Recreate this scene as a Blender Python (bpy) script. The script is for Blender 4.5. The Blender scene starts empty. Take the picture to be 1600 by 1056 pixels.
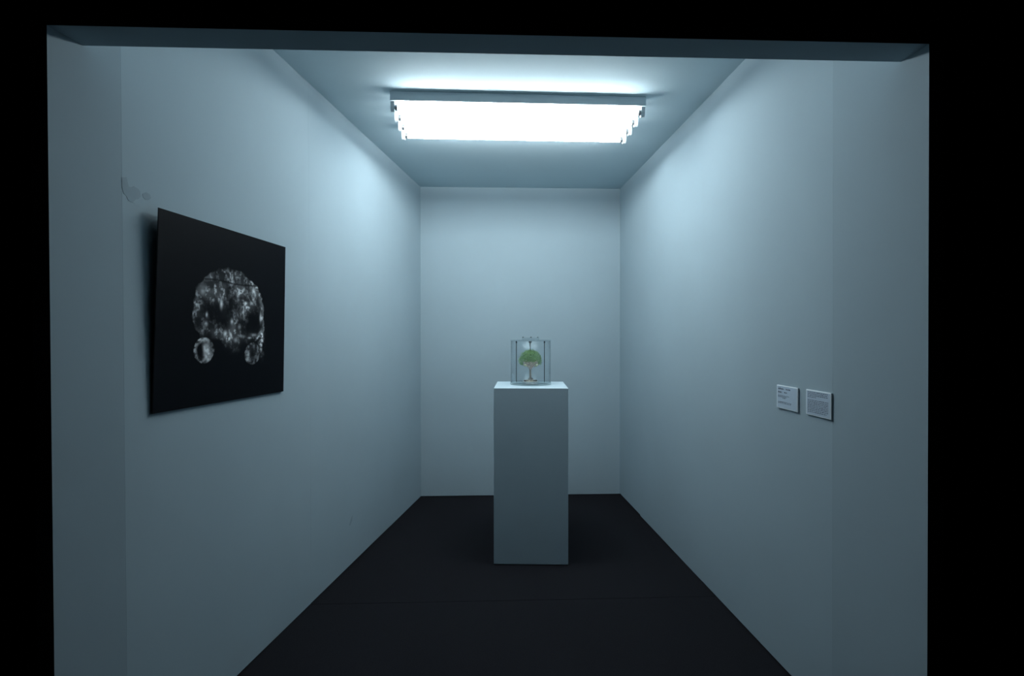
import bpy, bmesh, math, random
import numpy as np
from mathutils import Vector, Matrix

random.seed(7)
rng = np.random.RandomState(7)
scene = bpy.context.scene
COL = scene.collection

# ------------------------------------------------------------------ camera, world, exposure
cam_data = bpy.data.cameras.new('camera')
cam = bpy.data.objects.new('camera', cam_data)
COL.objects.link(cam)
scene.camera = cam
PITCH, YAW, ROLL = -0.0104, 0.0396, -0.0003
fw = Vector((math.sin(YAW)*math.cos(PITCH), math.cos(YAW)*math.cos(PITCH), math.sin(PITCH)))
rt = Vector((math.cos(YAW), -math.sin(YAW), 0.0))
up = rt.cross(fw)
r2 = rt*math.cos(ROLL) + up*math.sin(ROLL)
u2 = -rt*math.sin(ROLL) + up*math.cos(ROLL)
cam.matrix_world = Matrix(((r2.x, u2.x, -fw.x, -0.0249),
                           (r2.y, u2.y, -fw.y, -1.3508),
                           (r2.z, u2.z, -fw.z, 1.2636),
                           (0, 0, 0, 1)))
cam_data.sensor_width = 36.0
cam_data.lens = 852.468/1600*36.0
cam_data.clip_start = 0.02

world = bpy.data.worlds.new('world')
scene.world = world
world.use_nodes = True
world.node_tree.nodes['Background'].inputs[0].default_value = (0, 0, 0, 1)
world.node_tree.nodes['Background'].inputs[1].default_value = 0.0

scene.view_settings.view_transform = 'Standard'
scene.view_settings.look = 'None'
scene.view_settings.gamma = 1.0
scene.view_settings.use_curve_mapping = False
scene.view_settings.exposure = 0.0
TUBE_STRENGTH = 56.0
TUBE_COLOR = (0.86, 0.96, 1.0, 1)
scene.cycles.max_bounces = 12
scene.cycles.diffuse_bounces = 6
scene.cycles.transparent_max_bounces = 24
scene.cycles.caustics_reflective = False
scene.cycles.caustics_refractive = False
scene.cycles.sample_clamp_indirect = 4.0


# ------------------------------------------------------------------ helpers
def link(name, bm, mat=None, parent=None, smooth=False):
    me = bpy.data.meshes.new(name)
    bm.normal_update()
    bm.to_mesh(me)
    bm.free()
    if mat:
        me.materials.append(mat)
    if smooth:
        for p in me.polygons:
            p.use_smooth = True
    o = bpy.data.objects.new(name, me)
    COL.objects.link(o)
    if parent:
        o.parent = parent
    return o


def thing(name, label, cat, loc=(0, 0, 0), rotz=0.0, group=None):
    o = bpy.data.objects.new(name, None)
    COL.objects.link(o)
    o.location = loc
    o.rotation_euler = (0, 0, rotz)
    tag(o, label, cat, group)
    return o


def tag(o, label, cat, group=None):
    o['label'] = label
    o['category'] = cat
    if group:
        o['group'] = group


def hexa(bm, v):
    """eight corners: bottom ring (4), top ring (4)"""
    vs = [bm.verts.new(p) for p in v]
    fs = []
    for f in ((3, 2, 1, 0), (4, 5, 6, 7), (0, 1, 5, 4), (1, 2, 6, 5), (2, 3, 7, 6), (3, 0, 4, 7)):
        fs.append(bm.faces.new([vs[i] for i in f]))
    bmesh.ops.recalc_face_normals(bm, faces=fs)
    return fs


def box(bm, x0, x1, y0, y1, z0, z1):
    return hexa(bm, [(x0, y0, z0), (x1, y0, z0), (x1, y1, z0), (x0, y1, z0),
                     (x0, y0, z1), (x1, y0, z1), (x1, y1, z1), (x0, y1, z1)])


def bevel_all(bm, w, seg=2):
    bmesh.ops.bevel(bm, geom=list(bm.edges), offset=w, segments=seg, profile=0.5, affect='EDGES')


def lathe(bm, prof, n=48, cx=0.0, cy=0.0, closed=False):
    """prof: list of (r, z)"""
    rings = []
    for r, z in prof:
        if r < 1e-6:
            rings.append([bm.verts.new((cx, cy, z))])
        else:
            rings.append([bm.verts.new((cx+r*math.cos(2*math.pi*k/n), cy+r*math.sin(2*math.pi*k/n), z)) for k in range(n)])
    if closed:
        rings.append(rings[0])
    fs = []
    for a, b in zip(rings, rings[1:]):
        for k in range(n):
            q = (k+1) % n
            if len(a) == 1 and len(b) == 1:
                continue
            if len(a) == 1:
                fs.append(bm.faces.new((a[0], b[q], b[k])))
            elif len(b) == 1:
                fs.append(bm.faces.new((a[k], a[q], b[0])))
            else:
                fs.append(bm.faces.new((a[k], a[q], b[q], b[k])))
    bmesh.ops.recalc_face_normals(bm, faces=fs)


def tube(bm, pts, radii, n=8):
    pts = [Vector(p) for p in pts]
    rings = []
    for i, p in enumerate(pts):
        t = (pts[min(i+1, len(pts)-1)] - pts[max(i-1, 0)]).normalized()
        a = t.cross(Vector((0.13, 0.27, 0.95)))
        if a.length < 0.05:
            a = t.cross(Vector((1, 0, 0)))
        a.normalize()
        b = t.cross(a)
        rings.append([bm.verts.new(p+radii[i]*(a*math.cos(2*math.pi*k/n)+b*math.sin(2*math.pi*k/n))) for k in range(n)])
    fs = []
    for r, s in zip(rings, rings[1:]):
        for k in range(n):
            q = (k+1) % n
            fs.append(bm.faces.new((r[k], r[q], s[q], s[k])))
    fs.append(bm.faces.new(rings[0]))
    fs.append(bm.faces.new(rings[-1]))
    bmesh.ops.recalc_face_normals(bm, faces=fs)


# ------------------------------------------------------------------ materials
def mat(name, color, rough=0.6, metal=0.0, noise=0.0, scale=20.0, bump=0.0, bump_scale=200.0, spec=0.5, stretch=None):
    m = bpy.data.materials.new(name)
    m.use_nodes = True
    nt = m.node_tree
    b = nt.nodes['Principled BSDF']
    b.inputs['Base Color'].default_value = (*color, 1)
    b.inputs['Roughness'].default_value = rough
    b.inputs['Metallic'].default_value = metal
    b.inputs['Specular IOR Level'].default_value = spec
    tc = nt.nodes.new('ShaderNodeTexCoord')
    src = tc.outputs['Object']
    if stretch:
        mp = nt.nodes.new('ShaderNodeMapping')
        mp.inputs['Scale'].default_value = stretch
        nt.links.new(src, mp.inputs['Vector'])
        src = mp.outputs['Vector']
    if noise:
        n = nt.nodes.new('ShaderNodeTexNoise')
        n.inputs['Scale'].default_value = scale
        n.inputs['Detail'].default_value = 6
        nt.links.new(src, n.inputs['Vector'])
        r = nt.nodes.new('ShaderNodeMapRange')
        r.inputs['From Min'].default_value = 0.3
        r.inputs['From Max'].default_value = 0.7
        r.inputs['To Min'].default_value = 1-noise
        r.inputs['To Max'].default_value = 1+noise
        nt.links.new(n.outputs['Fac'], r.inputs['Value'])
        mx = nt.nodes.new('ShaderNodeVectorMath')
        mx.operation = 'SCALE'
        mx.inputs[0].default_value = color
        nt.links.new(r.outputs['Result'], mx.inputs['Scale'])
        nt.links.new(mx.outputs['Vector'], b.inputs['Base Color'])
    if bump:
        n2 = nt.nodes.new('ShaderNodeTexNoise')
        n2.inputs['Scale'].default_value = bump_scale
        n2.inputs['Detail'].default_value = 3
        nt.links.new(tc.outputs['Object'], n2.inputs['Vector'])
        bp = nt.nodes.new('ShaderNodeBump')
        bp.inputs['Strength'].default_value = bump
        bp.inputs['Distance'].default_value = 0.002
        nt.links.new(n2.outputs['Fac'], bp.inputs['Height'])
        nt.links.new(bp.outputs['Normal'], b.inputs['Normal'])
    return m


WALLC = (0.345, 0.430, 0.475)
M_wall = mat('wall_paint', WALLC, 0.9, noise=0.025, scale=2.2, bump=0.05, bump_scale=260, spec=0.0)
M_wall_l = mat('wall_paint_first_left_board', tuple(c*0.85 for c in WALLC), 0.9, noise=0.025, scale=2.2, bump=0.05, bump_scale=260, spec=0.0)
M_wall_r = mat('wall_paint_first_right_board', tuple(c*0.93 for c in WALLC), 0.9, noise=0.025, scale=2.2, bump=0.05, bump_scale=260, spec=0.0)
M_ceil = mat('ceiling_paint', (0.52, 0.64, 0.69), 0.85, noise=0.015, scale=3, spec=0.2)
M_patch = mat('patch_paint', (0.285, 0.355, 0.395), 0.8, noise=0.03, scale=30, spec=0.0)
M_gap = mat('shadow_gap_board', (0.006, 0.007, 0.008), 0.95, noise=0.1, scale=10, spec=0.1)
M_black = mat('black_facade_paint', (0.004, 0.004, 0.0045), 0.95, noise=0.2, scale=6, spec=0.05)
M_carpet = mat('charcoal_carpet', (0.0115, 0.0115, 0.014), 1.0, noise=0.30, scale=230, bump=0.8, bump_scale=420, spec=0.05)
M_ped = mat('pedestal_paint', (0.49, 0.60, 0.66), 0.6, noise=0.015, scale=6, spec=0.3)
M_metal = mat('white_enamel', (0.78, 0.86, 0.90), 0.45, noise=0.01, scale=8)
M_holder = mat('white_plastic', (0.70, 0.76, 0.80), 0.5, noise=0.02, scale=30)
M_tubecap = mat('tube_end_cap', (0.45, 0.46, 0.48), 0.35, metal=0.9, noise=0.03, scale=40)
M_art_back = mat('art_panel_edge', (0.010, 0.012, 0.016), 0.5, noise=0.05, scale=20)
M_card = mat('label_card', (0.80, 0.86, 0.90), 0.6, noise=0.02, scale=40)
M_paper = mat('label_paper', (0.46, 0.56, 0.66), 0.8, noise=0.02, scale=40)
M_ink = mat('label_ink', (0.03, 0.04, 0.07), 0.8, noise=0.05, scale=60)
M_rod = mat('dark_rod_metal', (0.03, 0.045, 0.05), 0.4, metal=0.6, noise=0.1, scale=60)
M_trunk = mat('model_trunk', (0.50, 0.40, 0.33), 0.8, noise=0.25, scale=120)
M_branch = mat('model_branch', (0.85, 0.68, 0.64), 0.8, noise=0.2, scale=140)
M_bloom = mat('cream_blossom', (0.95, 0.93, 0.68), 0.8, noise=0.15, scale=300)
M_pink = mat('pale_pink_foliage', (0.82, 0.70, 0.66), 0.85, noise=0.25, scale=200)
M_rock = mat('brown_mound', (0.085, 0.060, 0.045), 0.85, noise=0.5, scale=120)
M_sand = mat('ochre_ground', (0.30, 0.24, 0.15), 0.9, noise=0.3, scale=160)
M_white_disc = mat('pale_plinth', (0.32, 0.36, 0.38), 0.7, noise=0.05, scale=40)


def leaf_mat():
    m = bpy.data.materials.new('fine_green_leaf')
    m.use_nodes = True
    nt = m.node_tree
    b = nt.nodes['Principled BSDF']
    b.inputs['Roughness'].default_value = 0.8
    a = nt.nodes.new('ShaderNodeAttribute')
    a.attribute_name = 'tone'
    rp = nt.nodes.new('ShaderNodeValToRGB')
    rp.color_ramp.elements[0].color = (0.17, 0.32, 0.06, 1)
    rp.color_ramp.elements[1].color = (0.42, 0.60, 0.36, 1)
    nt.links.new(a.outputs['Fac'], rp.inputs['Fac'])
    nt.links.new(rp.outputs['Color'], b.inputs['Base Color'])
    tr = nt.nodes.new('ShaderNodeBsdfTranslucent')
    nt.links.new(rp.outputs['Color'], tr.inputs['Color'])
    mx = nt.nodes.new('ShaderNodeMixShader')
    mx.inputs[0].default_value = 0.45
    out = nt.nodes['Material Output']
    nt.links.new(b.outputs[0], mx.inputs[1])
    nt.links.new(tr.outputs[0], mx.inputs[2])
    nt.links.new(mx.outputs[0], out.inputs['Surface'])
    return m


M_leaf = leaf_mat()


def acrylic(name, tint, edge, base=0.0):
    """clear acrylic sheet: transparent, reflecting by Fresnel"""
    m = bpy.data.materials.new(name)
    m.use_nodes = True
    nt = m.node_tree
    nt.nodes.remove(nt.nodes['Principled BSDF'])
    out = nt.nodes['Material Output']
    t = nt.nodes.new('ShaderNodeBsdfTransparent')
    t.inputs[0].default_value = (*tint, 1)
    g = nt.nodes.new('ShaderNodeBsdfGlossy')
    g.inputs['Roughness'].default_value = 0.16
    g.inputs['Color'].default_value = (*edge, 1)
    lw = nt.nodes.new('ShaderNodeLayerWeight')
    pw = nt.nodes.new('ShaderNodeMath')
    pw.operation = 'POWER'
    pw.inputs[1].default_value = 5.0
    nt.links.new(lw.outputs['Facing'], pw.inputs[0])
    fr = nt.nodes.new('ShaderNodeMath')
    fr.operation = 'MULTIPLY_ADD'
    fr.inputs[1].default_value = 0.45
    fr.inputs[2].default_value = 0.02
    nt.links.new(pw.outputs[0], fr.inputs[0])
    ad = nt.nodes.new('ShaderNodeMath')
    ad.operation = 'ADD'
    ad.use_clamp = True
    ad.inputs[1].default_value = base
    nt.links.new(fr.outputs[0], ad.inputs[0])
    mx = nt.nodes.new('ShaderNodeMixShader')
    nt.links.new(ad.outputs[0], mx.inputs[0])
    nt.links.new(t.outputs[0], mx.inputs[1])
    nt.links.new(g.outputs[0], mx.inputs[2])
    nt.links.new(mx.outputs[0], out.inputs['Surface'])
    return m


M_glass = acrylic('clear_acrylic', (0.978, 0.988, 0.990), (0.42, 0.48, 0.50))
M_glass_edge = acrylic('acrylic_edge', (0.90, 0.925, 0.925), (0.7, 0.76, 0.78), 0.03)

M_tube = bpy.data.materials.new('fluorescent_glow')
M_tube.use_nodes = True
_nt = M_tube.node_tree
_nt.nodes.remove(_nt.nodes['Principled BSDF'])
_em = _nt.nodes.new('ShaderNodeEmission')
_em.inputs[0].default_value = TUBE_COLOR
_em.inputs[1].default_value = TUBE_STRENGTH
_nt.links.new(_em.outputs[0], _nt.nodes['Material Output'].inputs['Surface'])

# ------------------------------------------------------------------ room dimensions (metres)
D = 2.849                      # depth of the booth
H0, H1 = 2.44, 2.374           # ceiling height at the opening and at the back
HH = 1.996                     # underside of the lintel
T = 0.0927                     # thickness of the lintel
XLF, XRF, XLB, XRB = -1.0822, 1.0877, -0.5583, 0.980
GAP = 0.007                    # the wall boards stop this far above the carpet
TH = 0.012                     # board thickness


def WL(y, z):
    return XLF + (XLB-XLF)*y/D + 0.0066*(1-z/H0)*(1-y/D)


def WR(y, z):
    return XRF + (XRB-XRF)*y/D + 0.0112*(1-z/H0)*(1-y/D)


def CZ(y):
    return H0 + (H1-H0)*y/D


def struct(o):
    o['kind'] = 'structure'
    return o


# floor slab and the carpet lengths on it
bm = bmesh.new()
box(bm, -3.2, 3.2, -2.6, D+0.15, -0.06, -0.006)
floor = struct(link('floor', bm, M_gap))
SEAM = 1.206
bm = bmesh.new()
hexa(bm, [(-3.2, -2.6, -0.006), (3.2, -2.6, -0.006), (3.2, SEAM-0.001, -0.006), (-3.2, SEAM-0.001, -0.006),
          (-3.2, -2.6, 0), (3.2, -2.6, 0), (3.2, SEAM-0.001, 0), (-3.2, SEAM-0.001, 0)])
link('carpet_length', bm, M_carpet, floor)
bm = bmesh.new()
box(bm, -3.2, 3.2, SEAM+0.001, D+0.15, -0.006, 0.0003)
link('carpet_length', bm, M_carpet, floor)


# side walls: dark backing with separate boards in front
def side_wall(name, X, s, seams, drops):
    bm = bmesh.new()
    y0, y1 = 0.0, D+0.12
    a = -s*(TH+0.0005)
    b = -s*(TH+0.06)
    pts = []
    for z in (0.0, 2.52):
        q = [(X(y0, z)+a, y0+0.003, z), (X(y1, z)+a, y1, z), (X(y1, z)+b, y1, z), (X(y0, z)+b, y0+0.003, z)]
        pts += q
    hexa(bm, pts)
    w = struct(link(name, bm, M_gap))
    ys = [0.0] + seams + [D+0.0]
    for i in range(len(ys)-1):
        ya = ys[i] + (0.00015 if i else 0.0)
        yb = ys[i+1] - (0.00015 if i < len(ys)-2 else 0.0)
        zb = GAP + drops[i]
        bm = bmesh.new()
        pts = []
        for z in (zb, None):
            for y, off in ((ya, 0.0), (yb, 0.0), (yb, -s*TH), (ya, -s*TH)):
                zz = z if z is not None else CZ(y)+0.001
                pts.append((X(y, zz)+off, y, zz))
        hexa(bm, pts)
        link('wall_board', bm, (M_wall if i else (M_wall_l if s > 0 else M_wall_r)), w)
    return w


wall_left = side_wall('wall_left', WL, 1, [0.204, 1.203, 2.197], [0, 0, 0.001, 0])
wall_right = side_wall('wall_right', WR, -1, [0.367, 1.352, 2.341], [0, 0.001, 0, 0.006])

# repaired paint patch beside the first joint of the left wall
dL = Vector((XLB-XLF, D, 0)).normalized()
nL = Vector((dL.y, -dL.x, 0))
dR = Vector((XRB-XRF, D, 0)).normalized()
nR = Vector((-dR.y, dR.x, 0))


def on_left(s, z, off):
    y = s*dL.y
    return Vector((WL(y, z), y, z)) + nL*off


def on_right(s, z, off):
    y = s*dR.y
    return Vector((WR(y, z), y, z)) + nR*off


def patch(outline, name, th=0.0007):
    bm = bmesh.new()
    top = [bm.verts.new(on_left(s, z, th)) for s, z in outline]
    bot = [bm.verts.new(on_left(s, z, 0.0001)) for s, z in outline]
    f = bm.faces.new(top)
    fs = [f]
    n = len(top)
    for k in range(n):
        fs.append(bm.faces.new((top[k], top[(k+1) % n], bot[(k+1) % n], bot[k])))
    bmesh.ops.recalc_face_normals(bm, faces=fs)
    return link(name, bm, M_patch, wall_left)


patch([(0.206, 1.692), (0.222, 1.697), (0.229, 1.673), (0.238, 1.672), (0.247, 1.678), (0.262, 1.675), (0.269, 1.668),
       (0.270, 1.655), (0.262, 1.645), (0.252, 1.642), (0.243, 1.631), (0.228, 1.633), (0.221, 1.645), (0.213, 1.648), (0.207, 1.665)], 'filler_patch')
patch([(0.276, 1.664), (0.290, 1.672), (0.303, 1.670), (0.308, 1.660), (0.300, 1.652), (0.288, 1.650), (0.279, 1.655)], 'filler_patch')
patch([(1.63, 0.225), (1.66, 0.262), (1.675, 0.265), (1.668, 0.240), (1.648, 0.222)], 'filler_patch', 0.0004)

# back wall
bm = bmesh.new()
pts = []
for z in (GAP, None):
    for x, y in ((WL(D, 0)-0.02, D), (WR(D, 0)+0.02, D), (WR(D, 0)+0.02, D+0.08), (WL(D, 0)-0.02, D+0.08)):
        pts.append((x, y, z if z is not None else H1+0.03))
hexa(bm, pts)
wall_back = struct(link('wall_back', bm, M_wall))

# ceiling
bm = bmesh.new()
ya, yb = 0.01, D+0.08
hexa(bm, [(WL(ya, 2.4)-0.03, ya, CZ(ya)), (WR(ya, 2.4)+0.03, ya, CZ(ya)), (WR(yb, 2.4)+0.03, yb, CZ(yb)), (WL(yb, 2.4)-0.03, yb, CZ(yb)),
          (WL(ya, 2.4)-0.03, ya, CZ(ya)+0.04), (WR(ya, 2.4)+0.03, ya, CZ(ya)+0.04), (WR(yb, 2.4)+0.03, yb, CZ(yb)+0.04), (WL(yb, 2.4)-0.03, yb, CZ(yb)+0.04)])
ceiling = struct(link('ceiling', bm, M_ceil))

# black front partition with a bevelled inner edge
bm = bmesh.new()
BV = 0.02


def ringpts(y, e, xo, zt):
    return [(WL(0, 0)-e, y, 0.0), (WL(0, HH)-e, y, HH+e*0.9), (WR(0, HH)+e, y, HH+e*0.9), (WR(0, 0)+e, y, 0.0)], \
           [(-xo, y, 0.0), (-xo, y, zt), (xo, y, zt), (xo, y, 0.0)]


i0, o0 = ringpts(-BV, BV*1.2, 3.2, 3.3)
i1, o1 = ringpts(0.0, 0.0, 3.2, 3.3)
I0 = [bm.verts.new(p) for p in i0]; O0 = [bm.verts.new(p) for p in o0]
I1 = [bm.verts.new(p) for p in i1]; O1 = [bm.verts.new(p) for p in o1]
for k in range(3):
    bm.faces.new((I0[k], I0[k+1], O0[k+1], O0[k]))
    bm.faces.new((I1[k+1], I1[k], O1[k], O1[k+1]))
    bm.faces.new((I1[k], I1[k+1], I0[k+1], I0[k]))
    bm.faces.new((O0[k], O0[k+1], O1[k+1], O1[k]))
bm.faces.new((I0[0], O0[0], O1[0], I1[0]))
bm.faces.new((I0[3], I1[3], O1[3], O0[3]))
bmesh.ops.recalc_face_normals(bm, faces=list(bm.faces))
wall_front = struct(link('wall_front', bm, M_black))
# lintel: painted board box behind the black face
bm = bmesh.new()
hexa(bm, [(WL(0, HH), 0.0005, HH), (WR(0, HH), 0.0005, HH), (WR(T, HH), T, HH), (WL(T, HH), T, HH),
          (WL(0, H0), 0.0005, CZ(0)), (WR(0, H0), 0.0005, CZ(0)), (WR(T, H0), T, CZ(T)), (WL(T, H0), T, CZ(T))])
link('lintel', bm, M_wall, wall_front)

# ------------------------------------------------------------------ four batten lights on the ceiling
FX0, FX1, FY = -0.504, 0.731, 1.280
FROT = 0.0135
FMX, FMY = (FX0+FX1)/2, 1.46
L = FX1-FX0
BW = 0.056


def make_batten():
    t = thing('batten_light', '', 'light')
    # body: folded steel channel
    bm = bmesh.new()
    box(bm, -L/2, L/2, 0, BW, -0.045, 0)
    bevel_all(bm, 0.0025, 2)
    link('housing', bm, M_metal, t)
    for s in (-1, 1):
        # lampholder with a slot for the pins
        bm = bmesh.new()
        x1 = s*(L/2-0.002)
        x0 = s*(L/2-0.020)
        xa, xb = min(x0, x1), max(x0, x1)
        prof = [(0.010, -0.044), (0.046, -0.044), (0.044, -0.070), (0.039, -0.084), (0.033, -0.090), (0.023, -0.090), (0.017, -0.084), (0.012, -0.070)]
        A = [bm.verts.new((xa, y, z)) for y, z in prof]
        B = [bm.verts.new((xb, y, z)) for y, z in prof]
        bm.faces.new(A)
        bm.faces.new(B[::-1])
        for k in range(len(prof)):
            q = (k+1) % len(prof)
            bm.faces.new((A[q], A[k], B[k], B[q]))
        bmesh.ops.recalc_face_normals(bm, faces=list(bm.faces))
        link('lampholder', bm, M_holder, t)
    # tube with metal end caps
    bm = bmesh.new()
    n = 20
    cz, r = -0.068, 0.013
    fs = []
    xs = [-L/2+0.032, L/2-0.032]
    R = [[bm.verts.new((x, BW/2+r*math.cos(2*math.pi*k/n), cz+r*math.sin(2*math.pi*k/n))) for k in range(n)] for x in xs]
    for k in range(n):
        bm.faces.new((R[0][k], R[0][(k+1) % n], R[1][(k+1) % n], R[1][k]))
    bm.faces.new(R[0]); bm.faces.new(R[1])
    bmesh.ops.recalc_face_normals(bm, faces=list(bm.faces))
    tb = link('fluorescent_tube', bm, M_tube, t, smooth=False)
    for s in (-1, 1):
        bm = bmesh.new()
        tube(bm, [(s*(L/2-0.020), BW/2, cz), (s*(L/2-0.034), BW/2, cz)], [0.0134, 0.0134], 20)
        link('end_cap', bm, M_tubecap, tb)
    return t


def copy_tree(o, parent=None):
    c = o.copy()
    COL.objects.link(c)
    c.parent = parent
    for ch in list(o.children):
        copy_tree(ch, c)
    return c


proto = make_batten()
names = ['glowing fluorescent batten nearest the lintel, its white housing edge showing',
         'glowing fluorescent batten second behind the lintel, between two others',
         'glowing fluorescent batten third behind the lintel, next to the rearmost one',
         'glowing fluorescent batten nearest the back wall, rearmost of the row']
for k in range(4):
    o = proto if k == 0 else copy_tree(proto)
    y = FY+0.117*k
    lx = 0.0
    dy = y-FMY
    wx = FMX - dy*math.sin(FROT)
    wy = FMY + dy*math.cos(FROT)
    o.location = (wx, wy, CZ(wy)-0.0005)
    o.rotation_euler = (math.atan((H1-H0)/D), 0, FROT)
    tag(o, names[k], 'light', 'ceiling batten lights')

# ------------------------------------------------------------------ pedestal
PW, PH, PROT = 0.4036, 0.9609, -0.0629
PX, PY = 0.1943, 1.590
bm = bmesh.new()
box(bm, -PW/2, PW/2, 0, PW, 0.005, PH)
bevel_all(bm, 0.0012, 2)
# recessed foot
box(bm, -PW/2+0.01, PW/2-0.01, 0.01, PW-0.01, 0.0004, 0.0055)
ped = link('pedestal', bm, M_ped)
ped.location = (PX, PY, 0)
ped.rotation_euler = (0, 0, PROT)
tag(ped, 'tall plain grey-white square pedestal standing on the dark carpet', 'pedestal')

# ------------------------------------------------------------------ clear display case
CX, CY = 0.209, 1.815
case = thing('display_case', 'clear round acrylic display case with thin dark rods on the pedestal', 'display case', (CX, CY, PH+0.0003))
bm = bmesh.new()
lathe(bm, [(0, 0), (0.1175, 0), (0.1190, 0.0015), (0.1190, 0.0115), (0.1175, 0.013), (0, 0.013)], 64)
link('base_plate', bm, M_glass_edge, case, smooth=False)
bm = bmesh.new()
lathe(bm, [(0.1160, 0.0132), (0.1160, 0.252), (0.1130, 0.252), (0.1130, 0.0132)], 72, closed=True)
link('cylinder_wall', bm, M_glass, case, smooth=True)
bm = bmesh.new()
lathe(bm, [(0, 0.2522), (0.1165, 0.2522), (0.1175, 0.253), (0.1175, 0.2575), (0.1165, 0.2585), (0, 0.2585)], 64)
lid = link('lid', bm, M_glass_edge, case)
bm = bmesh.new()
lathe(bm, [(0.0, 0.2587), (0.048, 0.2587), (0.049, 0.2595), (0.049, 0.270), (0.048, 0.271), (0, 0.271)], 48)
link('lid_boss', bm, M_glass_edge, lid)
for k, (x, y) in enumerate(((-0.083, 0.0), (0.081, 0.004), (0.0045, 0.083))):
    bm = bmesh.new()
    tube(bm, [(x, y, 0.0132), (x, y, 0.249)], [0.0022, 0.0022], 10)
    rod = link('rod', bm, M_rod, case)
    bm = bmesh.new()
    tube(bm, [(x, y, 0.2405), (x, y, 0.2515)], [0.005, 0.0045], 6)
    link('nut', bm, M_rod, rod)
for k, (x, y) in enumerate(((-0.043, 0.012), (0.043, 0.012), (0.0, -0.03))):
    bm = bmesh.new()
    tube(bm, [(x, y, 0.2712), (x, y, 0.2735), (x, y, 0.277)], [0.006, 0.0055, 0.003], 10)
    link('screw', bm, M_rod, case)
# hanging fitting under the lid
bm = bmesh.new()
tube(bm, [(-0.003, 0.0, 0.252), (-0.003, 0.0, 0.243), (-0.003, 0.0, 0.240), (-0.003, 0, 0.222)], [0.009, 0.009, 0.0035, 0.0035], 12)
link('centre_fitting', bm, M_rod, case)

# ------------------------------------------------------------------ model tree in the case
TZ = PH+0.0136
tree = thing('model_tree', 'small green domed model tree inside the clear case', 'tree', (0.2075, CY, TZ))
# ground mound with ochre top and dark brown stones
bm = bmesh.new()
lathe(bm, [(0, 0), (0.050, 0), (0.050, 0.003), (0.046, 0.004), (0, 0.004)], 40)
link('plinth_disc', bm, M_white_disc, tree)
bm = bmesh.new()
lathe(bm, [(0.034, 0.0042), (0.030, 0.010), (0.020, 0.013), (0.009, 0.015), (0.006, 0.019), (0, 0.019)], 24)
for v in bm.verts:
    v.co.x *= 1+0.10*math.sin(9*v.co.y*40)
link('ground', bm, M_sand, tree)
for (x, y, r) in ((-0.033, -0.010, 0.0065), (-0.026, -0.018, 0.006), (0.032, -0.010, 0.0068), (0.025, -0.019, 0.006), (0.0, -0.012, 0.0075),
                  (-0.008, -0.014, 0.0055), (0.009, -0.013, 0.0055), (0.016, -0.026, 0.004), (-0.016, -0.026, 0.004), (0.0, -0.028, 0.004)):
    bm = bmesh.new()
    bmesh.ops.create_icosphere(bm, subdivisions=2, radius=r)
    for v in bm.verts:
        v.co *= 1+random.uniform(-0.16, 0.16)
        v.co.z *= 0.85
        hgt = 0.020 if abs(x) < 0.01 and y > -0.016 else 0.009
        v.co += Vector((x, y, hgt))
    link('stone', bm, M_rock, tree)
bm = bmesh.new()
tube(bm, [(0.0, 0, 0.012), (0.001, 0, 0.025), (0.0, 0, 0.045), (-0.001, 0, 0.065), (0.0, 0, 0.085), (0, 0, 0.105)],
     [0.0085, 0.0064, 0.0054, 0.0056, 0.0060, 0.004], 10)
for k in range(5):
    a = 2*math.pi*k/5+0.4
    tube(bm, [(0.002*math.cos(a), 0.002*math.sin(a), 0.030), (0.008*math.cos(a), 0.008*math.sin(a), 0.018), (0.017*math.cos(a), 0.017*math.sin(a), 0.011)],
         [0.0028, 0.0022, 0.001], 6)
link('trunk', bm, M_trunk, tree, smooth=True)
for k in range(14):
    a = 2*math.pi*k/14+random.uniform(-0.1, 0.1)
    R1 = random.uniform(0.026, 0.052)
    z1 = random.uniform(0.115, 0.135)
    bm = bmesh.new()
    c, s = math.cos(a), math.sin(a)
    tube(bm, [(0, 0, 0.070), (c*R1*0.28, s*R1*0.28, 0.086), (c*R1*0.65, s*R1*0.65, 0.101), (c*R1, s*R1, z1)],
         [0.0036, 0.0028, 0.0020, 0.0010], 6)
    link('branch', bm, M_branch, tree, smooth=True)


def leaf_cloud(bm, n, fpos, size, tones, tone_fn):
    for _ in range(n):
        p, nrm = fpos()
        q = Vector((random.gauss(0, 1), random.gauss(0, 1), random.gauss(0, 1))).normalized()
        a = (nrm.cross(q)).normalized()
        b = nrm.cross(a)
        s = size*random.uniform(0.6, 1.2)
        tilt = nrm*random.uniform(-0.6, 0.9)*s
        v = [bm.verts.new(p-a*s*0.5), bm.verts.new(p+b*s*0.45), bm.verts.new(p+a*s*0.5+tilt), bm.verts.new(p-b*s*0.45)]
        bm.faces.new(v)
        tn = tone_fn(p)
        tones.extend([tn]*4)


def dome():
    u = random.uniform(-0.42, 1.0)
    a = random.uniform(0, 2*math.pi)
    r = math.sqrt(max(0, 1-u*u))
    n = Vector((r*math.cos(a), r*math.sin(a), u))
    k = random.uniform(0.70, 1.0)
    wob = 1+0.05*math.sin(7*a)*math.cos(5*u)
    p = Vector((n.x*0.069*k*wob, n.y*0.069*k*wob, 0.128+n.z*(0.063 if u > 0 else 0.075)*k))
    if p.z < 0.119 and abs(p.x) < 0.046-0.25*(0.119-p.z):
        return dome()
    return p, n


tones = []
bm = bmesh.new()
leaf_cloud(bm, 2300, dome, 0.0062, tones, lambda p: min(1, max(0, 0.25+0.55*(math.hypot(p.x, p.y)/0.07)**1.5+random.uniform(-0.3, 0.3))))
crown = link('leaves', bm, M_leaf, tree)
crown['kind'] = 'stuff'
at = crown.data.attributes.new('tone', 'FLOAT', 'POINT')
at.data.foreach_set('value', np.array(tones, dtype=np.float32))


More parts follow.
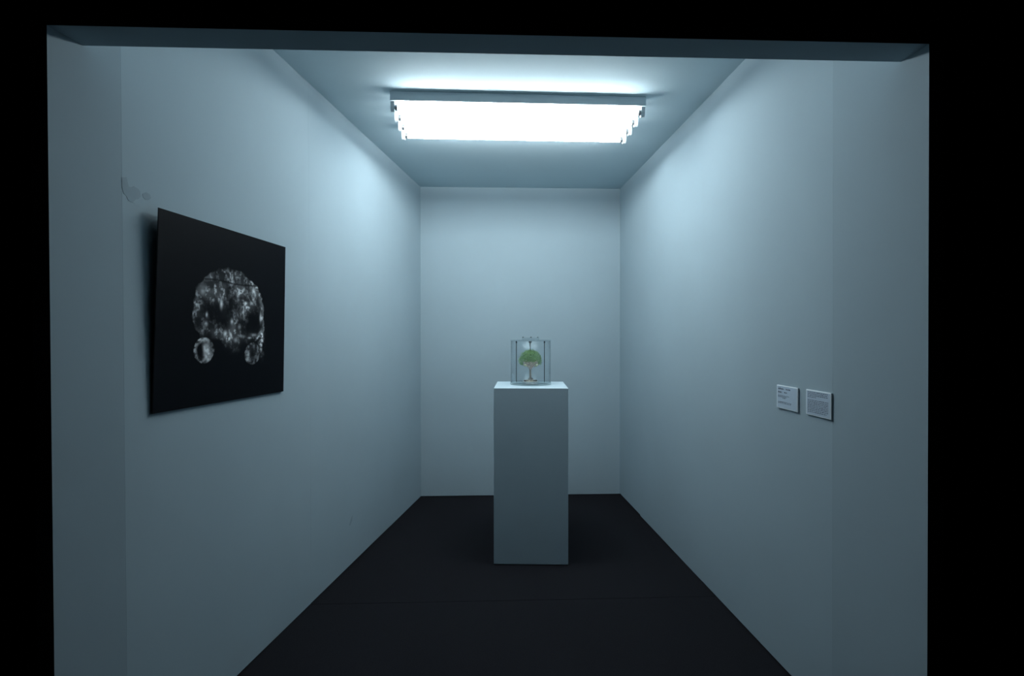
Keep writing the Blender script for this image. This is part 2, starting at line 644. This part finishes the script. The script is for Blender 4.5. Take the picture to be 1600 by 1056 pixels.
def under():
    a = random.uniform(0, 2*math.pi)
    t = random.uniform(0.15, 1)
    r = 0.050*math.sqrt(t)
    z = 0.086+0.018*t+random.uniform(0, 0.026)
    return Vector((r*math.cos(a), r*math.sin(a), z)), Vector((math.cos(a)*0.6, math.sin(a)*0.6, -0.7)).normalized()


bm = bmesh.new()
leaf_cloud(bm, 700, under, 0.0062, [], lambda p: 0)
u = link('pink_leaves', bm, M_pink, tree)
u['kind'] = 'stuff'
for (x, y, z, r) in ((-0.0325, -0.044, 0.101, 0.0070), (0.033, -0.044, 0.100, 0.0072), (-0.026, -0.033, 0.097, 0.0045), (0.027, -0.034, 0.094, 0.0045),
                     (-0.038, -0.022, 0.099, 0.004), (0.040, -0.020, 0.104, 0.0042), (0.020, -0.036, 0.108, 0.0035), (-0.012, -0.036, 0.093, 0.0035)):
    bm = bmesh.new()
    bmesh.ops.create_icosphere(bm, subdivisions=2, radius=r)
    for v in bm.verts:
        v.co *= 1+random.uniform(-0.12, 0.12)
        v.co += Vector((x, y, z))
    link('blossom', bm, M_bloom, tree)

# ------------------------------------------------------------------ black photographic panel on the left wall
B0, B1 = 0.298, 0.990          # bottom edge along the wall
ZB, ZT = 1.0195, 1.628
OB, OT = 0.008, 0.030          # stand-off of the bottom and top edges
art = thing('photo_panel', 'thin frameless black photographic panel leaning off the left wall', 'picture', tuple(on_left(B0, ZB, 0)))
inv = art.location.copy()


def AP(u, v, off=0.0):
    st = B0-0.0005+(0.303-B0)*v
    sr = B1+(0.9755-B1)*v
    z = (1-u)*(1.024+(1.6295-1.024)*v) + u*(1.0165+(1.6175-1.0165)*v)
    return on_left(st+(sr-st)*u, z, OB+(OT-OB)*v+off) - inv


bm = bmesh.new()
hexa(bm, [AP(0, 0, 0), AP(1, 0, 0), AP(1, 0, -0.003), AP(0, 0, -0.003),
          AP(0, 1, 0), AP(1, 1, 0), AP(1, 1, -0.003), AP(0, 1, -0.003)])
link('backing_sheet', bm, M_art_back, art)
# hanging battens behind
bm = bmesh.new()
pts = []
for v in (0.80, 0.88):
    for uu, back in ((0.2, 0), (0.8, 0), (0.8, 1), (0.2, 1)):
        p = AP(uu, v, -0.0032)
        if back:
            p = p - nL*(OB+(OT-OB)*v-0.0045)
        pts.append(tuple(p))
hexa(bm, pts)
link('hanging_rail', bm, M_art_back, art)

# the print: tone painted into a fine grid of vertices
us = np.concatenate([np.linspace(0.0006, 0.17, 5)[:-1], np.linspace(0.17, 0.84, 230), np.linspace(0.84, 0.9994, 5)[1:]])
vs = np.concatenate([np.linspace(0.0006, 0.17, 5)[:-1], np.linspace(0.17, 0.82, 220), np.linspace(0.82, 0.9994, 5)[1:]])
U, V = np.meshgrid(us, vs)


def vnoise(x, y, seed):
    xi = np.floor(x).astype(int); yi = np.floor(y).astype(int)
    fx = x-xi; fy = y-yi
    fx = fx*fx*(3-2*fx); fy = fy*fy*(3-2*fy)

    def h(a, b):
        n = (a*374761393+b*668265263+seed*974634777) & 0x7fffffff
        n = ((n ^ (n >> 13))*1274126177) & 0x7fffffff
        return ((n ^ (n >> 16)) & 0xffff)/65535.0
    return (h(xi, yi)*(1-fx)+h(xi+1, yi)*fx)*(1-fy)+(h(xi, yi+1)*(1-fx)+h(xi+1, yi+1)*fx)*fy


def fbm(x, y, seed, o=4):
    s = 0; a = 0.5
    for i in range(o):
        s = s+a*vnoise(x*2**i, y*2**i, seed+i)
        a *= 0.5
    return s/(1-0.5**o)


def G(cu, cv, ru, rv, p=2.0):
    return np.exp(-((np.abs(U-cu)/ru)**p+(np.abs(V-cv)/rv)**p))


def smooth(a, b, x):
    t = np.clip((x-a)/(b-a), 0, 1)
    return t*t*(3-2*t)


wu = U+0.05*(fbm(U*14, V*14, 3)-0.5)
wv = V+0.05*(fbm(U*14, V*14, 9)-0.5)
cu, cvv = 0.507, 0.50
ru = 0.292
rv = np.where(V > cvv, 0.285, 0.24)
rad = np.sqrt(((wu-cu)/ru)**2+((wv-cvv)/rv)**2)
disc = 1-smooth(0.965, 1.0, rad)
# fleck texture
fl = fbm(U*46+V*6, V*34, 21, 4)
fine = fbm(U*95, V*100, 31, 2)
fleck = np.clip((fl-0.47)*4.2, 0, 1)*np.clip((fine-0.25)*1.9, 0, 1)
lump = np.clip((fbm(U*16, V*18, 44, 3)-0.33)*3, 0, 1)
# where the orb is bright: a broad cap, the right rim, a band along the lower middle
region = 0.0*U
region += 0.85*G(0.35, 0.655, 0.10, 0.075)
region += 0.55*G(0.46, 0.72, 0.16, 0.05)
region += 0.75*G(0.58, 0.70, 0.10, 0.07)
region += 0.95*G(0.67, 0.655, 0.075, 0.075)
region += 0.60*G(0.58, 0.60, 0.07, 0.10)
region += 0.65*G(0.29, 0.59, 0.05, 0.11)
region += 0.16*G(0.25, 0.50, 0.035, 0.12)
region += 0.75*G(0.35, 0.435, 0.085, 0.040)
region += 0.35*G(0.30, 0.47, 0.03, 0.06)
region += 0.80*G(0.51, 0.375, 0.12, 0.045)
region += 0.70*G(0.52, 0.43, 0.065, 0.055)
region += 0.45*G(0.64, 0.37, 0.11, 0.030)
region += 0.35*G(0.62, 0.56, 0.05, 0.08)
region += 0.35*G(0.43, 0.60, 0.03, 0.05)
region += 0.25*G(0.52, 0.50, 0.05, 0.08)
# right rim
rim = smooth(0.86, 0.97, rad)*smooth(0.60, 0.72, U)
rimv = G(0.78, 0.46, 0.10, 0.20, 3)
region += 1.9*rim*rimv
region += 0.4*smooth(0.90, 0.98, rad)*G(0.66, 0.74, 0.10, 0.09)
region += 0.45*smooth(0.90, 0.985, rad)*smooth(0.36, 0.24, U)*G(0.24, 0.46, 0.08, 0.12)
# two dark hollows and the dark middle
region *= 1-0.92*G(0.355, 0.52, 0.085, 0.062, 3)
region *= 1-0.90*G(0.690, 0.475, 0.075, 0.075, 3)
region *= 1-0.95*G(0.45, 0.50, 0.045, 0.09, 3)
region *= 1-0.6*G(0.475, 0.66, 0.022, 0.08)
# notch under the orb, left of centre and over the right ball
notch = 1-smooth(0.0, 0.02, 0.375+0.10*np.clip((U-0.43)/0.1, -2, 0)**2*0.0-V)*smooth(0.46, 0.42, U)*1.0
region = region*disc*np.clip(notch, 0, 1)
region *= 1-G(0.68, 0.285, 0.12, 0.075, 6)
region += 1.3*G(0.768, 0.360, 0.020, 0.060)*(fl > 0.40)
val = region*(0.10+0.42*lump)*(0.16+1.9*fleck)
val += 0.015*disc*lump*smooth(0.5, 0.95, V+0.2)*(1-G(0.355, 0.52, 0.08, 0.07, 3))*(1-G(0.69, 0.475, 0.08, 0.08, 3))
# broken highlights
for (a, b, s1, s2, am) in ((0.315, 0.497, 0.006, 0.014, 0.5), (0.312, 0.447, 0.011, 0.013, 0.7), (0.42, 0.565, 0.009, 0.022, 0.45), (0.505, 0.468, 0.009, 0.013, 0.45),
                           (0.567, 0.437, 0.011, 0.012, 0.55), (0.455, 0.395, 0.012, 0.014, 0.5), (0.69, 0.39, 0.018, 0.008, 0.6), (0.655, 0.372, 0.016, 0.005, 0.5),
                           (0.60, 0.54, 0.006, 0.035, 0.35), (0.55, 0.62, 0.012, 0.02, 0.35), (0.685, 0.655, 0.02, 0.03, 0.40), (0.285, 0.64, 0.018, 0.022, 0.35),
                           (0.755, 0.50, 0.008, 0.03, 0.4), (0.74, 0.33, 0.012, 0.02, 0.35), (0.60, 0.38, 0.02, 0.008, 0.3), (0.54, 0.36, 0.013, 0.012, 0.35)):
    val += am*G(a, b, s1, s2)*(0.35+0.9*lump)*disc
val *= 1.4
# dark seam line across the cap
val *= 1-0.9*np.exp(-((V-0.694-0.004*np.sin(U*20))/0.0048)**2)*smooth(0.26, 0.30, U)*smooth(0.74, 0.70, U)


# the two balls below
def ball(cu, cv, r, dark, am, seed):
    rr = np.sqrt(((U-cu)/r)**2+((V-cv)/r)**2)
    rw = rr+0.10*(fbm(U*30, V*30, seed)-0.5)
    d = 1-smooth(0.94, 1.0, rw)
    ring = smooth(0.55, 0.85, rw)*d
    f = np.clip((fbm(U*60, V*60, seed+5, 3)-0.40)*4, 0, 1)
    return d, ring, f


d, ring, f = ball(0.303, 0.302, 0.073, 0, 1, 60)
b1 = ring*(0.03+0.42*f)*(0.35+0.65*smooth(0.36, 0.24, U)+0.4*smooth(0.33, 0.37, V))
b1 += d*0.80*G(0.318, 0.318, 0.022, 0.024, 3)*(0.6+0.5*f)
b1 += d*0.75*G(0.332, 0.272, 0.030, 0.030, 3)*(0.5+0.6*f)
b1 += d*0.22*G(0.300, 0.365, 0.05, 0.015)*f
b1 *= 1-0.93*G(0.275, 0.290, 0.021, 0.036, 3)
val = np.where(d > 0, val*(1-d)+b1, val)
d, ring, f = ball(0.684, 0.273, 0.070, 0, 1, 80)
b2 = d*(0.02+0.10*f)
b2 += d*0.38*G(0.645, 0.258, 0.018, 0.030)*(0.4+0.7*f)
b2 += ring*0.07*f
b2 *= 1-0.8*G(0.685, 0.262, 0.020, 0.035, 3)
val = np.where(d > 0, val*(1-d)+b2, val)
val = np.clip(val, 0, 1)

nu, nv = len(us), len(vs)
verts = [tuple(AP(float(U[j, i]), float(V[j, i]), 0.0004)) for j in range(nv) for i in range(nu)]
faces = [(j*nu+i, j*nu+i+1, (j+1)*nu+i+1, (j+1)*nu+i) for j in range(nv-1) for i in range(nu-1)]
me = bpy.data.meshes.new('print')
me.from_pydata(verts, [], faces)
at = me.attributes.new('ink', 'FLOAT', 'POINT')
at.data.foreach_set('value', val.astype(np.float32).ravel())
M_print = bpy.data.materials.new('photographic_print')
M_print.use_nodes = True
nt = M_print.node_tree
b = nt.nodes['Principled BSDF']
b.inputs['Roughness'].default_value = 0.6
b.inputs['Specular IOR Level'].default_value = 0.03
a = nt.nodes.new('ShaderNodeAttribute'); a.attribute_name = 'ink'
rp = nt.nodes.new('ShaderNodeValToRGB')
rp.color_ramp.elements[0].color = (0.0035, 0.0045, 0.0065, 1)
rp.color_ramp.elements[1].color = (0.95, 0.98, 1.0, 1)
nt.links.new(a.outputs['Fac'], rp.inputs['Fac'])
nt.links.new(rp.outputs['Color'], b.inputs['Base Color'])
me.materials.append(M_print)
pr = bpy.data.objects.new('print', me)
COL.objects.link(pr)
pr.parent = art
pr['label'] = 'pale mottled orb over two small balls on black'


# ------------------------------------------------------------------ two text labels on the right wall
def wall_label(s0, s1, z0, z1, label, lines):
    """s measured along the wall; s0 nearer the opening"""
    org = on_right(s0, z0, 0)
    t = thing('wall_label', label, 'sign', tuple(org), 0, 'text labels on the right wall')

    def P(s, z, off):
        return on_right(s, z, off)-org
    off0, off1 = 0.0005, 0.0055
    bm = bmesh.new()
    pts = []
    for z in (z0, z1):
        for s, o_ in ((s0, off1), (s1, off1), (s1, off0), (s0, off0)):
            pts.append(tuple(P(s, z, o_)))
    hexa(bm, pts)
    bevel_all(bm, 0.0012, 2)
    link('board', bm, M_card, t)
    m = 0.0045
    bm = bmesh.new()
    pts = []
    for z in (z0+m*0.7, z1-m*0.7):
        for s, o_ in ((s0+m, off1+0.0004), (s1-m, off1+0.0004), (s1-m, off1-0.001), (s0+m, off1-0.001)):
            pts.append(tuple(P(s, z, o_)))
    hexa(bm, pts)
    link('paper', bm, M_paper, t)
    # printed words: far end of the wall is the left side of the text
    W = (s1-s0)
    bm = bmesh.new()
    for (top, h, segs) in lines:
        z = z1-(z1-z0)*top
        for a_, b_ in segs:
            x = a_
            while x < b_:
                w = min(random.uniform(0.035, 0.085), b_-x)
                # letters: short upright bars of varied height
                n = max(2, int(w/0.012))
                for q in range(n):
                    xa = x+w*q/n
                    xb = xa+w/n*0.78
                    hh = 1.3*h*random.choice((0.62, 0.62, 0.62, 1.0, 0.8))
                    sa, sb = s1-W*xa, s1-W*xb
                    vv = [bm.verts.new(P(sa, z-h, off1+0.0006)), bm.verts.new(P(sb, z-h, off1+0.0006)),
                          bm.verts.new(P(sb, z-h+hh, off1+0.0006)), bm.verts.new(P(sa, z-h+hh, off1+0.0006))]
                    bm.faces.new(vv)
                x += w+0.016
    link('printed_text', bm, M_ink, t)
    return t


wall_label(0.546, 0.678, 0.9785, 1.0650, 'small white text label nearer the back wall, short lines of print',
           [(0.12, 0.0045, [(0.08, 0.36), (0.46, 0.68)]), (0.27, 0.004, [(0.08, 0.27), (0.38, 0.52)]),
            (0.43, 0.0024, [(0.08, 0.62)]), (0.48, 0.0024, [(0.08, 0.50)]), (0.53, 0.0024, [(0.30, 0.44)]),
            (0.70, 0.0022, [(0.08, 0.74)]), (0.75, 0.0022, [(0.08, 0.70)])])
wall_label(0.366, 0.498, 0.9800, 1.0665, 'small white text label nearer the opening, filled with two paragraphs',
           [(0.07+0.062*i, 0.0026, [(0.08, 0.88 if i != 3 else 0.44)]) for i in range(4)] +
           [(0.38+0.066*i, 0.0026, [(0.08, 0.90 if i != 7 else 0.84)]) for i in range(8)])
